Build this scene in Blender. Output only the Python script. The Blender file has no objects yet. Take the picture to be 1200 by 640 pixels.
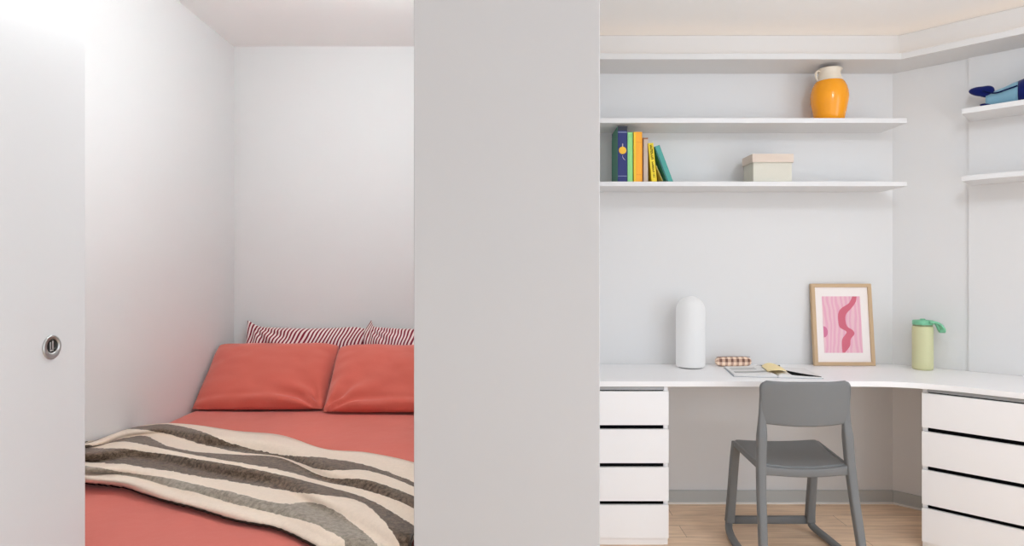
import bpy, bmesh, math, random
from mathutils import Vector, Matrix, noise
R = math.radians
random.seed(7)
S = bpy.context.scene
COL = S.collection
F, CX, CY, HC = 733.0, 600.0, 320.0, 1.209        # focal length in px of the 1200 px frame, centre, eye height

# ------------------------------------------------------------------ materials
def mat(name, rgb, rough=0.5, metal=0.0, spec=0.5, emit=None, estr=0.0, sheen=0.0, trans=0.0):
    m = bpy.data.materials.new(name); m.use_nodes = True
    b = m.node_tree.nodes['Principled BSDF']
    b.inputs['Base Color'].default_value = (*rgb, 1)
    b.inputs['Roughness'].default_value = rough
    b.inputs['Metallic'].default_value = metal
    b.inputs['Specular IOR Level'].default_value = spec
    if sheen:
        b.inputs['Sheen Weight'].default_value = sheen
    if emit:
        b.inputs['Emission Color'].default_value = (*emit, 1)
        b.inputs['Emission Strength'].default_value = estr
    return m

def bsdf(m): return m.node_tree.nodes['Principled BSDF']

def add_bump(m, scale=200, strength=0.1, dist=0.001, detail=4, stretch=(1, 1, 1)):
    nt = m.node_tree; N = nt.nodes; L = nt.links
    tc = N.new('ShaderNodeTexCoord'); mp = N.new('ShaderNodeMapping'); mp.inputs['Scale'].default_value = stretch
    nz = N.new('ShaderNodeTexNoise'); nz.inputs['Scale'].default_value = scale; nz.inputs['Detail'].default_value = detail
    bp = N.new('ShaderNodeBump'); bp.inputs['Strength'].default_value = strength; bp.inputs['Distance'].default_value = dist
    L.new(tc.outputs['Object'], mp.inputs['Vector']); L.new(mp.outputs[0], nz.inputs['Vector'])
    L.new(nz.outputs['Fac'], bp.inputs['Height']); L.new(bp.outputs[0], bsdf(m).inputs['Normal'])
    return nz

def add_mottle(m, rgb, amount=0.06, scale=3.0):
    nt = m.node_tree; N = nt.nodes; L = nt.links
    tc = N.new('ShaderNodeTexCoord'); nz = N.new('ShaderNodeTexNoise'); nz.inputs['Scale'].default_value = scale
    nz.inputs['Detail'].default_value = 5
    cr = N.new('ShaderNodeValToRGB')
    cr.color_ramp.elements[0].position = 0.3; cr.color_ramp.elements[1].position = 0.7
    cr.color_ramp.elements[0].color = (*[c * (1 - amount) for c in rgb], 1)
    cr.color_ramp.elements[1].color = (*[min(1, c * (1 + amount)) for c in rgb], 1)
    L.new(tc.outputs['Object'], nz.inputs['Vector']); L.new(nz.outputs['Fac'], cr.inputs[0]); L.new(cr.outputs[0], bsdf(m).inputs['Base Color'])

def srgb(r, g, b):
    f = lambda c: (c / 12.92 if c <= 0.04045 else ((c + 0.055) / 1.055) ** 2.4)
    return (f(r / 255), f(g / 255), f(b / 255))

M = {}
M['wall'] = mat('white_wall_paint', (.73, .726, .723), .62, spec=.25); add_bump(M['wall'], 350, .04, .0006)
M['ceiling'] = mat('ceiling_paint', (.90, .895, .885), .8, spec=.15)
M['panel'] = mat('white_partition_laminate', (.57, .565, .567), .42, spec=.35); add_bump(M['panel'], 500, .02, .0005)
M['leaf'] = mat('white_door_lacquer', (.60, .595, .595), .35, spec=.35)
M['lacquer'] = mat('white_furniture_laminate', (.90, .895, .90), .38, spec=.4); add_bump(M['lacquer'], 600, .015, .0004)
M['shelf'] = mat('white_shelf_laminate', (.74, .735, .735), .42, spec=.35)
M['trim'] = mat('cornice_paint', (.70, .695, .69), .45, spec=.35)
M['base'] = mat('grey_skirting_vinyl', srgb(184, 186, 184), .5)
M['caulk'] = mat('white_caulk_line', (.8, .78, .75), .5)
M['black'] = mat('dark_recess', (.004, .004, .005), .8, spec=.05)
M['rail'] = mat('grey_metal_rail', (.32, .33, .34), .35, metal=.6)
M['led'] = mat('warm_led_strip', (1, .8, .6), .5, emit=(1.0, .66, .38), estr=.8)
M['chair'] = mat('grey_moulded_plastic', (.178, .182, .183), .48, spec=.4); add_bump(M['chair'], 900, .05, .0004)
M['chrome'] = mat('brushed_nickel', (.50, .50, .49), .42, metal=1.0)
M['pulldark'] = mat('dark_cup', (.02, .02, .018), .35, metal=.3)
M['coral'] = mat('terracotta_cotton', srgb(203, 102, 88), .85, spec=.1, sheen=.25)
add_mottle(M['coral'], srgb(202, 102, 88), .05, 2.2); add_bump(M['coral'], 5, .28, .02, 6)
M['mattress'] = mat('mattress_ticking', (.75, .73, .7), .9)
M['bedwood'] = mat('bed_base_fabric', (.35, .33, .31), .9)
M['edge'] = mat('dark_blanket_edge', (.035, .02, .015), .9, spec=.1)
M['oakframe'] = mat('pale_oak_frame', srgb(196, 166, 130), .5)
nz = add_bump(M['oakframe'], 40, .1, .0006, 5, (1, 1, 12))
M['mat'] = mat('picture_mount_card', srgb(242, 234, 230), .8, spec=.1)
M['print_rose'] = mat('print_rose_red', srgb(207, 103, 122), .7)
M['print_mauve'] = mat('print_mauve', srgb(208, 118, 150), .7)
M['bottle'] = mat('pale_green_powder_coat', srgb(208, 208, 164), .5)
M['bottle_lid'] = mat('sea_green_plastic', srgb(118, 190, 152), .4)
M['bottle_neck'] = mat('olive_neck_ring', srgb(128, 140, 100), .4)
M['orange_glaze'] = mat('orange_glaze', srgb(243, 158, 18), .18, spec=.5)
M['cream_glaze'] = mat('cream_glaze', srgb(226, 214, 196), .3)
M['boxlid'] = mat('beige_box_lid', srgb(216, 200, 186), .7); add_bump(M['boxlid'], 400, .1, .0005)
M['boxbody'] = mat('cream_box_body', srgb(212, 209, 196), .75); add_bump(M['boxbody'], 400, .1, .0005)
M['paper'] = mat('book_paper', (.78, .75, .68), .8)
M['plush_navy'] = mat('navy_plush', srgb(10, 25, 92), .9, spec=.1, sheen=.3); add_bump(M['plush_navy'], 700, .3, .001)
M['plush_blue'] = mat('light_blue_plush', srgb(126, 168, 188), .9, spec=.1, sheen=.3); add_bump(M['plush_blue'], 700, .3, .001)
M['plush_line'] = mat('dark_navy_cord', srgb(10, 24, 70), .9, spec=.1)
M['lamp'] = mat('white_lamp_glass', (.50, .50, .50), .5, spec=.2, emit=(1, .985, .98), estr=.28)
M['lampbase'] = mat('white_lamp_base', (.82, .82, .82), .35)
M['lampshadow'] = mat('lamp_base_shadow', (.16, .16, .16), .6)  # dark tone for the shadow line at the lamp's base
M['pen'] = mat('black_pen', (.008, .008, .008), .3)
M['steel'] = mat('steel_clip', (.5, .5, .5), .3, metal=1)
M['page'] = mat('magazine_page', (.80, .79, .78), .5)
M['pagegrey'] = mat('magazine_print_grey', (.38, .38, .37), .6)
M['pageblack'] = mat('magazine_print_black', (.006, .006, .006), .9, spec=.05)
M['cover'] = mat('magazine_cover', srgb(150, 160, 168), .4)
M['yellowpaper'] = mat('yellow_paper', srgb(250, 230, 176), .8)
M['zip'] = mat('brown_piping', srgb(110, 72, 58), .7)
M['frame_white'] = mat('white_window_frame', (.8, .8, .8), .4)

# oak floor: planks along X
def floor_mat():
    m = mat('oak_plank_floor', (.4, .3, .22), .45, spec=.35); nt = m.node_tree; N = nt.nodes; L = nt.links
    tc = N.new('ShaderNodeTexCoord')
    br = N.new('ShaderNodeTexBrick'); br.inputs['Scale'].default_value = 1.0
    br.inputs['Brick Width'].default_value = 1.6; br.inputs['Row Height'].default_value = .13
    br.inputs['Mortar Size'].default_value = .0012; br.inputs['Mortar Smooth'].default_value = .3
    br.inputs['Color1'].default_value = (*srgb(250, 222, 192), 1); br.inputs['Color2'].default_value = (*srgb(240, 210, 180), 1)
    br.inputs['Mortar'].default_value = (*srgb(150, 122, 96), 1); br.inputs['Bias'].default_value = 0
    mp = N.new('ShaderNodeMapping'); mp.inputs['Scale'].default_value = (2.2, 26, 1)
    nz = N.new('ShaderNodeTexNoise'); nz.inputs['Scale'].default_value = 2.2; nz.inputs['Detail'].default_value = 8; nz.inputs['Distortion'].default_value = .6
    cr = N.new('ShaderNodeValToRGB'); cr.color_ramp.elements[0].position = .35; cr.color_ramp.elements[1].position = .68
    cr.color_ramp.elements[0].color = (.70, .66, .62, 1); cr.color_ramp.elements[1].color = (1.08, 1.08, 1.08, 1)
    mp2 = N.new('ShaderNodeMapping'); mp2.inputs['Scale'].default_value = (3, 7, 1)
    nz2 = N.new('ShaderNodeTexNoise'); nz2.inputs['Scale'].default_value = 1.4; nz2.inputs['Detail'].default_value = 3
    cr2 = N.new('ShaderNodeValToRGB'); cr2.color_ramp.elements[0].position = .3; cr2.color_ramp.elements[1].position = .62
    cr2.color_ramp.elements[0].color = (.80, .77, .75, 1); cr2.color_ramp.elements[1].color = (1, 1, 1, 1)
    mx = N.new('ShaderNodeMixRGB'); mx.blend_type = 'MULTIPLY'; mx.inputs[0].default_value = .55
    mx2 = N.new('ShaderNodeMixRGB'); mx2.blend_type = 'MULTIPLY'; mx2.inputs[0].default_value = .6
    L.new(tc.outputs['Object'], br.inputs['Vector']); L.new(tc.outputs['Object'], mp.inputs[0]); L.new(mp.outputs[0], nz.inputs['Vector'])
    L.new(tc.outputs['Object'], mp2.inputs[0]); L.new(mp2.outputs[0], nz2.inputs['Vector'])
    L.new(nz.outputs['Fac'], cr.inputs[0]); L.new(nz2.outputs['Fac'], cr2.inputs[0])
    L.new(br.outputs['Color'], mx.inputs[1]); L.new(cr.outputs[0], mx.inputs[2])
    L.new(mx.outputs[0], mx2.inputs[1]); L.new(cr2.outputs[0], mx2.inputs[2]); L.new(mx2.outputs[0], bsdf(m).inputs['Base Color'])
    bp = N.new('ShaderNodeBump'); bp.inputs['Strength'].default_value = .12; bp.inputs['Distance'].default_value = .001
    L.new(nz.outputs['Fac'], bp.inputs['Height']); L.new(bp.outputs[0], bsdf(m).inputs['Normal'])
    return m
M['floor'] = floor_mat()

# striped pillow ticking: stripes along UV.x
def stripe_mat():
    m = mat('red_white_ticking', (.8, .75, .74), .85, spec=.1, sheen=.15); nt = m.node_tree; N = nt.nodes; L = nt.links
    uv = N.new('ShaderNodeUVMap'); sp = N.new('ShaderNodeSeparateXYZ')
    mu = N.new('ShaderNodeMath'); mu.operation = 'MULTIPLY'; mu.inputs[1].default_value = 33.0
    fr = N.new('ShaderNodeMath'); fr.operation = 'FRACT'
    cr = N.new('ShaderNodeValToRGB'); cr.color_ramp.interpolation = 'LINEAR'
    e = cr.color_ramp.elements; e[0].position = 0; e[0].color = (*srgb(132, 34, 54), 1); e[1].position = .43; e[1].color = (*srgb(132, 34, 54), 1)
    a = e.new(.50); a.color = (*srgb(240, 222, 218), 1); a = e.new(.94); a.color = (*srgb(240, 222, 218), 1); a = e.new(1.0); a.color = (*srgb(132, 34, 54), 1)
    L.new(uv.outputs[0], sp.inputs[0]); L.new(sp.outputs['X'], mu.inputs[0]); L.new(mu.outputs[0], fr.inputs[0]); L.new(fr.outputs[0], cr.inputs[0])
    L.new(cr.outputs[0], bsdf(m).inputs['Base Color'])
    return m
M['stripe'] = stripe_mat()

# throw: stripe bands across UV.y, tweed noise in the dark bands
def throw_mat(nb):
    m = mat('striped_wool_throw', (.7, .65, .58), .95, spec=.05, sheen=.3); nt = m.node_tree; N = nt.nodes; L = nt.links
    uv = N.new('ShaderNodeUVMap'); sp = N.new('ShaderNodeSeparateXYZ'); tc = N.new('ShaderNodeTexCoord')
    nz = N.new('ShaderNodeTexNoise'); nz.inputs['Scale'].default_value = 85; nz.inputs['Detail'].default_value = 5; nz.inputs['Roughness'].default_value = .75
    nw = N.new('ShaderNodeTexNoise'); nw.inputs['Scale'].default_value = 45; nw.inputs['Detail'].default_value = 4
    ma = N.new('ShaderNodeMath'); ma.operation = 'MULTIPLY_ADD'; ma.inputs[1].default_value = .030
    sb = N.new('ShaderNodeMath'); sb.operation = 'SUBTRACT'; sb.inputs[1].default_value = .015
    L.new(tc.outputs['Object'], nz.inputs['Vector']); L.new(tc.outputs['Object'], nw.inputs['Vector'])
    L.new(uv.outputs[0], sp.inputs[0]); L.new(nw.outputs['Fac'], ma.inputs[0]); L.new(sp.outputs['Y'], ma.inputs[2]); L.new(ma.outputs[0], sb.inputs[0])
    cr = N.new('ShaderNodeValToRGB'); cr.color_ramp.interpolation = 'CONSTANT'
    cream = srgb(229, 212, 194); grey = srgb(146, 136, 123); dark = srgb(100, 84, 70)
    tone = {'c': cream, 'g': grey, 'd': dark}
    seq = 'cgcdcdcdc'
    e = cr.color_ramp.elements
    while len(e) < len(seq): e.new(.5)
    for i, k in enumerate(seq):
        e[i].position = i / len(seq); e[i].color = (*tone[k], 1)
    msk = N.new('ShaderNodeValToRGB'); msk.color_ramp.interpolation = 'CONSTANT'
    e = msk.color_ramp.elements
    while len(e) < len(seq): e.new(.5)
    for i, k in enumerate(seq):
        v = {'c': .06, 'g': .5, 'd': 1}[k]
        e[i].position = i / len(seq); e[i].color = (v, v, v, 1)
    L.new(sb.outputs[0], cr.inputs[0]); L.new(sb.outputs[0], msk.inputs[0])
    sp2 = N.new('ShaderNodeValToRGB'); sp2.color_ramp.elements[0].position = .36; sp2.color_ramp.elements[0].color = (.30, .25, .21, 1)
    sp2.color_ramp.elements[1].position = .64; sp2.color_ramp.elements[1].color = (1.6, 1.6, 1.6, 1)
    L.new(nz.outputs['Fac'], sp2.inputs[0])
    mx = N.new('ShaderNodeMixRGB'); mx.blend_type = 'MULTIPLY'
    L.new(msk.outputs[0], mx.inputs[0]); L.new(cr.outputs[0], mx.inputs[1]); L.new(sp2.outputs[0], mx.inputs[2])
    L.new(mx.outputs[0], bsdf(m).inputs['Base Color'])
    bp = N.new('ShaderNodeBump'); bp.inputs['Strength'].default_value = .5; bp.inputs['Distance'].default_value = .003
    L.new(nz.outputs['Fac'], bp.inputs['Height']); L.new(bp.outputs[0], bsdf(m).inputs['Normal'])
    return m
M['throw'] = throw_mat(9)

# gingham cloth for the pencil case
def gingham():
    m = mat('brown_gingham_cloth', (.7, .6, .5), .85, spec=.1); nt = m.node_tree; N = nt.nodes; L = nt.links
    uv = N.new('ShaderNodeUVMap'); sp = N.new('ShaderNodeSeparateXYZ'); L.new(uv.outputs[0], sp.inputs[0])
    outs = []
    for ax, k in (('X', 6.5), ('Y', 4.0)):
        mu = N.new('ShaderNodeMath'); mu.operation = 'MULTIPLY'; mu.inputs[1].default_value = k
        fr = N.new('ShaderNodeMath'); fr.operation = 'FRACT'; gt = N.new('ShaderNodeMath'); gt.operation = 'GREATER_THAN'; gt.inputs[1].default_value = .55
        L.new(sp.outputs[ax], mu.inputs[0]); L.new(mu.outputs[0], fr.inputs[0]); L.new(fr.outputs[0], gt.inputs[0]); outs.append(gt)
    ad = N.new('ShaderNodeMath'); ad.operation = 'ADD'; L.new(outs[0].outputs[0], ad.inputs[0]); L.new(outs[1].outputs[0], ad.inputs[1])
    hv = N.new('ShaderNodeMath'); hv.operation = 'MULTIPLY'; hv.inputs[1].default_value = .5; L.new(ad.outputs[0], hv.inputs[0])
    cr = N.new('ShaderNodeValToRGB'); e = cr.color_ramp.elements
    e[0].color = (*srgb(250, 226, 204), 1); e[1].color = (*srgb(128, 96, 84), 1); x = e.new(.5); x.color = (*srgb(206, 172, 152), 1)
    L.new(hv.outputs[0], cr.inputs[0]); L.new(cr.outputs[0], bsdf(m).inputs['Base Color'])
    return m
M['gingham'] = gingham()

# pink print: wavy pale bands
def print_mat():
    m = mat('pink_wave_print', (.7, .4, .5), .7); nt = m.node_tree; N = nt.nodes; L = nt.links
    tc = N.new('ShaderNodeTexCoord'); mp = N.new('ShaderNodeMapping'); mp.inputs['Scale'].default_value = (1, 1, .45)
    wv = N.new('ShaderNodeTexWave'); wv.bands_direction = 'X'; wv.inputs['Scale'].default_value = 14; wv.inputs['Distortion'].default_value = 5.5
    wv.inputs['Detail'].default_value = 1; wv.inputs['Detail Scale'].default_value = 1.2
    cr = N.new('ShaderNodeValToRGB'); e = cr.color_ramp.elements
    e[0].color = (*srgb(229, 170, 190), 1); e[1].color = (*srgb(233, 190, 198), 1); e[0].position = .35; e[1].position = .65
    L.new(tc.outputs['Object'], mp.inputs[0]); L.new(mp.outputs[0], wv.inputs['Vector']); L.new(wv.outputs['Fac'], cr.inputs[0]); L.new(cr.outputs[0], bsdf(m).inputs['Base Color'])
    return m
M['print'] = print_mat()

# ------------------------------------------------------------------ mesh helpers
def obj(name, bm, m, parent=None, smooth=False, bevel=0, seg=2, subsurf=0, solid=0):
    bmesh.ops.recalc_face_normals(bm, faces=bm.faces[:])
    me = bpy.data.meshes.new(name); bm.to_mesh(me); bm.free()
    o = bpy.data.objects.new(name, me); COL.objects.link(o)
    for mm in (m if isinstance(m, (list, tuple)) else [m]): me.materials.append(mm)
    if smooth:
        for p in me.polygons: p.use_smooth = True
    if parent: o.parent = parent
    if solid:
        d = o.modifiers.new('solid', 'SOLIDIFY'); d.thickness = solid; d.offset = 0
    if subsurf:
        d = o.modifiers.new('sub', 'SUBSURF'); d.levels = subsurf; d.render_levels = subsurf
    if bevel:
        d = o.modifiers.new('bev', 'BEVEL'); d.width = bevel; d.segments = seg; d.limit_method = 'ANGLE'; d.angle_limit = R(40)
        for p in me.polygons: p.use_smooth = True
        w = o.modifiers.new('wn', 'WEIGHTED_NORMAL'); w.keep_sharp = True
    return o

def box(bm, x0, x1, y0, y1, z0, z1):
    v = [bm.verts.new((x, y, z)) for x in (x0, x1) for y in (y0, y1) for z in (z0, z1)]
    for f in ((0, 1, 3, 2), (4, 6, 7, 5), (0, 4, 5, 1), (2, 3, 7, 6), (0, 2, 6, 4), (1, 5, 7, 3)):
        bm.faces.new([v[i] for i in f])

def boxes(*bs):
    bm = bmesh.new()
    for b in bs: box(bm, *b)
    return bm

def prism(pts, z0, z1):
    bm = bmesh.new()
    a = [bm.verts.new((x, y, z0)) for x, y in pts]; b = [bm.verts.new((x, y, z1)) for x, y in pts]
    bm.faces.new(a[::-1]); bm.faces.new(b)
    n = len(pts)
    for i in range(n): bm.faces.new((a[i], a[(i + 1) % n], b[(i + 1) % n], b[i]))
    return bm

def lathe(prof, n=40, bm=None, cx=0, cy=0):
    bm = bm or bmesh.new(); rings = []
    for r, z in prof:
        if r < 1e-6: rings.append([bm.verts.new((cx, cy, z))])
        else: rings.append([bm.verts.new((cx + r * math.cos(2 * math.pi * i / n), cy + r * math.sin(2 * math.pi * i / n), z)) for i in range(n)])
    for a, b in zip(rings, rings[1:]):
        if len(a) == 1 and len(b) == 1: continue
        for i in range(n):
            j = (i + 1) % n
            if len(a) == 1: bm.faces.new((a[0], b[j], b[i]))
            elif len(b) == 1: bm.faces.new((a[i], a[j], b[0]))
            else: bm.faces.new((a[i], a[j], b[j], b[i]))
    return bm

def catmull(pts, n=8):
    P = [Vector(p) for p in pts]; out = []
    for i in range(len(P) - 1):
        p0 = P[max(i - 1, 0)]; p1 = P[i]; p2 = P[i + 1]; p3 = P[min(i + 2, len(P) - 1)]
        for k in range(n):
            t = k / n
            out.append(.5 * ((2 * p1) + (p2 - p0) * t + (2 * p0 - 5 * p1 + 4 * p2 - p3) * t * t + (3 * p1 - p0 - 3 * p2 + p3) * t ** 3))
    out.append(P[-1]); return out

def sweep(path, sec, right=None, bm=None, cap=True):
    """sec(i, t) -> list of (a, b) in the (side, up) frame of the path; right = fixed side hint."""
    bm = bm or bmesh.new(); rings = []; n = len(path)
    for i, p in enumerate(path):
        p = Vector(p); d = (Vector(path[min(i + 1, n - 1)]) - Vector(path[max(i - 1, 0)])).normalized()
        s = Vector(right) if right else (Vector((0, 0, 1)).cross(d) if abs(d.z) < .98 else Vector((1, 0, 0)))
        s = (s - d * s.dot(d)).normalized(); u = d.cross(s)
        rings.append([bm.verts.new(p + s * a + u * b) for a, b in sec(i, i / (n - 1))])
    for A, B in zip(rings, rings[1:]):
        m = len(A)
        for k in range(m): bm.faces.new((A[k], A[(k + 1) % m], B[(k + 1) % m], B[k]))
    if cap: bm.faces.new(rings[0][::-1]); bm.faces.new(rings[-1])
    return bm

def rrect(w, h, r, n=4):
    r = min(r, w / 2 - 1e-5, h / 2 - 1e-5); out = []
    for cx, cy, a0 in ((w / 2 - r, h / 2 - r, 0), (-w / 2 + r, h / 2 - r, 90), (-w / 2 + r, -h / 2 + r, 180), (w / 2 - r, -h / 2 + r, 270)):
        for k in range(n + 1):
            a = R(a0 + 90 * k / n); out.append((cx + r * math.cos(a), cy + r * math.sin(a)))
    return out

def tube(path, r, n=10, bm=None): return sweep(path, lambda i, t: [(r * math.cos(2 * math.pi * k / n), r * math.sin(2 * math.pi * k / n)) for k in range(n)], bm=bm)

def thing(name, label, cat, loc=(0, 0, 0), rotz=0, group=None):
    o = bpy.data.objects.new(name, None); COL.objects.link(o); o.empty_display_size = .05
    o.location = loc; o.rotation_euler = (0, 0, rotz); o['label'] = label; o['category'] = cat
    if group: o['group'] = group
    return o

def tag(o, label, cat, group=None):
    o['label'] = label; o['category'] = cat
    if group: o['group'] = group
    return o

def struct(o, label=None, cat=None):
    o['kind'] = 'structure'
    if label: o['label'] = label
    if cat: o['category'] = cat
    return o

# ------------------------------------------------------------------ room shell
H = 2.40; YB = 3.287; XL = -1.46; XC = 2.0
YF = 1.36                        # front plane of the partition and end of the left door leaf
XH = -.9277                      # face of the left door leaf
K = XC + YB                      # the angled wall is the line x + y = K
s2 = math.sqrt(2)
XE = 3.05; YE = K - XE           # far end of the angled wall
YR = -2.3

struct(obj('floor', boxes((-1.7, XE + .15, YR - .15, YB + .15, -.1, 0)), M['floor']), 'pale oak plank floor under the grey chair', 'floor')
struct(obj('ceiling', boxes((-1.7, XE + .15, YR - .15, YB + .15, H, H + .1)), M['ceiling']), 'plain white ceiling above bed nook and desk nook', 'ceiling')
struct(obj('wall_back', boxes((XL - .1, XC + .3, YB, YB + .1, 0, H)), M['wall']), 'white back wall behind pillows and desk', 'wall')
struct(obj('wall_left', boxes((XL - .1, XL, YF - .1, YB, 0, H)), M['wall']), 'white wall along the left side of the bed', 'wall')
# angled wall with the slightly proud panel that carries the right shelves
def along(t, off=0): return (XC + t / s2 - off / s2, YB - t / s2 - off / s2)
bm = prism([along(0), along((XE - XC) * s2), along((XE - XC) * s2, -.1), along(-.05, -.1)], 0, H)
b2 = prism([along(.328), along((XE - XC) * s2), along((XE - XC) * s2, .010), along(.328, .010)], .7305, 2.256)
tmp = bpy.data.meshes.new('tmp'); b2.to_mesh(tmp); b2.free(); bm.from_mesh(tmp); bpy.data.meshes.remove(tmp)
struct(obj('wall_angled', bm, M['wall']), 'white wall running diagonally right of the framed print', 'wall')
V0, V1 = -1.7, 1.15
struct(obj('wall_right', boxes((XE, XE + .1, YR, V0, 0, H), (XE, XE + .1, V1, YE, 0, H), (XE, XE + .1, V0, V1, 0, .10), (XE, XE + .1, V0, V1, 2.2, H)), M['wall']), 'white wall beyond the right edge of the desk', 'wall')
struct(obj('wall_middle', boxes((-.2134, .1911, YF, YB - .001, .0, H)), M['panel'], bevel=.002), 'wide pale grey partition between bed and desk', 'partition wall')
struct(obj('wall_nook', boxes((XL - .1, -.975, YF - .1, YF - .002, 0, H)), M['wall']), 'white return wall at the foot of the bed', 'wall')
struct(obj('wall_hall', boxes((-1.07, -.968, YR, YF - .1, 0, H)), M['wall']), 'white wall carrying the sliding door leaf', 'wall')
# rear wall with the window that lights the room
W0, W1, WZ0, WZ1 = -.75, 2.75, .10, 2.2
struct(obj('wall_front', boxes((-1.07, W0, YR - .1, YR, 0, H), (W1, XE + .1, YR - .1, YR, 0, H), (W0, W1, YR - .1, YR, 0, WZ0), (W0, W1, YR - .1, YR, WZ1, H)), M['wall']), 'white wall with the wide window opposite the desk', 'wall')
wf = struct(obj('window_1', boxes((W0, W0 + .05, YR - .08, YR - .02, WZ0, WZ1), (W1 - .05, W1, YR - .08, YR - .02, WZ0, WZ1), (W0 + .05, W1 - .05, YR - .08, YR - .02, WZ0, WZ0 + .05),
    (W0 + .05, W1 - .05, YR - .08, YR - .02, WZ1 - .05, WZ1), (.975, 1.025, YR - .08, YR - .02, WZ0 + .05, WZ1 - .05)), M['frame_white']), 'wide white framed window opposite the desk', 'window')

struct(obj('fill_window', boxes((XE + .02, XE + .08, V0, V0 + .05, .10, 2.2), (XE + .02, XE + .08, V1 - .05, V1, .10, 2.2), (XE + .02, XE + .08, V0 + .05, V1 - .05, .10, .15), (XE + .02, XE + .08, V0 + .05, V1 - .05, 2.15, 2.2),  # unseen window added to brighten the knee space from the right
    (XE + .02, XE + .08, -.30, -.25, .15, 2.15)), M['frame_white']), 'added unseen window in the wall right of the desk', 'window')

# left door leaf with its flush pull
door = struct(obj('door_1', boxes((XH - .038, XH, -.2, YF, .006, H - .01)), M['leaf'], bevel=.0015), 'white sliding door leaf at the far left with round pull', 'door')
py = F * (-XH) / 540; pz = HC - (407 - 320) * py / F           # where the pull sits on the leaf
def ring_x(prof, n=40):
    bm = bmesh.new(); lathe(prof, n, bm)
    bmesh.ops.rotate(bm, verts=bm.verts[:], cent=(0, 0, 0), matrix=Matrix.Rotation(R(90), 3, 'Y')); return bm
# raised ring and cup on the face of the leaf
bm = bmesh.new(); N_ = 48; rows = []
for r_in, r_out in ((None, None),):
    for f, xx in ((1.0, .0004), (1.0, .0020), (.955, .0034), (.90, .0036), (.62, .0026), (0.0, .0016)):
        ring = []
        for k in range(N_):
            a = 2 * math.pi * k / N_; ro = .0245; ri = .0152; oy, oz = .0008, .0035          # the finger hole sits high in the plate
            y = (ro * f if f > 0 else ri) * math.cos(a) + (oy if f == 0 else 0); z = (ro * f if f > 0 else ri) * math.sin(a) + (oz if f == 0 else oz * .4 if f < .7 else 0)
            ring.append(bm.verts.new((xx, y, z)))
        rows.append(ring)
rows.append([bm.verts.new((.0004, v.co.y, v.co.z)) for v in rows[-1]])
for A, B in zip(rows, rows[1:]):
    for k in range(N_): bm.faces.new((A[k], A[(k + 1) % N_], B[(k + 1) % N_], B[k]))
pull = obj('flush_pull', bm, M['chrome'], smooth=True)
pull.parent = door; pull.location = (XH, py, pz); pull['label'] = 'round brushed metal flush pull'
bm = ring_x([(0, .0006), (.0146, .0006), (.0150, .0012)]); bmesh.ops.translate(bm, verts=bm.verts[:], vec=(0, .0008, .0035))
cup = obj('pull_cup', bm, M['pulldark'], parent=pull, smooth=True); cup['label'] = 'dark recessed cup'
obj('thumb_catch', boxes((.0008, .0017, -.0050, -.0020, -.0040, .0105), (.0008, .0017, .0015, .0050, -.0040, .0125), (.0008, .0017, -.0050, .0050, -.0080, -.0045)), M['chrome'], parent=pull, bevel=.0006)

# cornice over the shelves, mitred around the corner
def mitre(off, z, where):
    if where == 0: return (.193, YB - off, z)
    if where == 1: return (XC - off * math.tan(R(22.5)), YB - off, z)
    x, y = along((XE - XC) * s2 - off, off); return (x, y, z)
prof = [(.001, 2.256), (.224, 2.256), (.224, 2.284), (.221, 2.287), (.210, 2.287), (.210, 2.268), (.154, 2.268), (.154, H - .001), (.001, H - .001)]
bm = bmesh.new()
rings = [[bm.verts.new(mitre(o, z, w)) for o, z in prof] for w in (0, 1, 2)]
for A, B in zip(rings, rings[1:]):
    for k in range(len(prof)):
        j = (k + 1) % len(prof); bm.faces.new((A[k], A[j], B[j], B[k]))
bm.faces.new(rings[0]); bm.faces.new(rings[2][::-1])
corn = struct(obj('trim_1', bm, M['trim']), 'white cornice ledge with lighting trough above the shelves', 'cornice')
prof = [(.170, 2.270), (.192, 2.270), (.192, 2.276), (.170, 2.276)]
bm = bmesh.new(); rings = [[bm.verts.new(mitre(o, z, w)) for o, z in prof] for w in (0, 1, 2)]
for A, B in zip(rings, rings[1:]):
    for k in range(4): bm.faces.new((A[k], A[(k + 1) % 4], B[(k + 1) % 4], B[k]))
bm.faces.new(rings[0]); bm.faces.new(rings[2][::-1])
obj('light_strip', bm, M['led'], parent=corn)['label'] = 'warm glowing light strip'

# grey skirting in the knee space
UX = 1.7925; t_unit = .245
def base(name, pts, label):
    o = struct(obj(name, prism(pts, .0, .069), M['base'], bevel=.001), label, 'skirting')
    return o
q = .012
bb = base('baseboard_back', [(.70, YB - .001), (XC - .001, YB - .001), (XC - q * math.tan(R(22.5)), YB - q), (.70, YB - q)], 'grey skirting on the back wall under the desk')
br_ = base('baseboard_right', [along(.001, .001), along(t_unit, .001), along(t_unit, q), (XC - q * math.tan(R(22.5)) + .0005, YB - q - .0005)], 'short grey skirting on the angled wall under the desk')
obj('sealant_line', prism([(.70, YB - q - .0002), (XC - q * .414, YB - q - .0002), (XC - .02 * .414, YB - .02), (.70, YB - .02)], .0005, .010), M['caulk'], parent=bb)['label'] = 'thin white line along the floor'
a, b = along(t_unit, q + .0002), along(t_unit, .02)
obj('sealant_line', prism([(XC - q * .414, YB - q - .0004), a, b, (XC - .02 * .414, YB - .0204)], .0005, .010), M['caulk'], parent=br_)['label'] = 'thin white line along the floor'

# ------------------------------------------------------------------ desk: worktop and two drawer units
YD = 2.766; KD = 4.530; XD = KD - YD
tE = (XE - XC) * s2 - .03
ang = [(XD - .16 + .0, YD)]
pts = [(.196, YD)]
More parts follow.
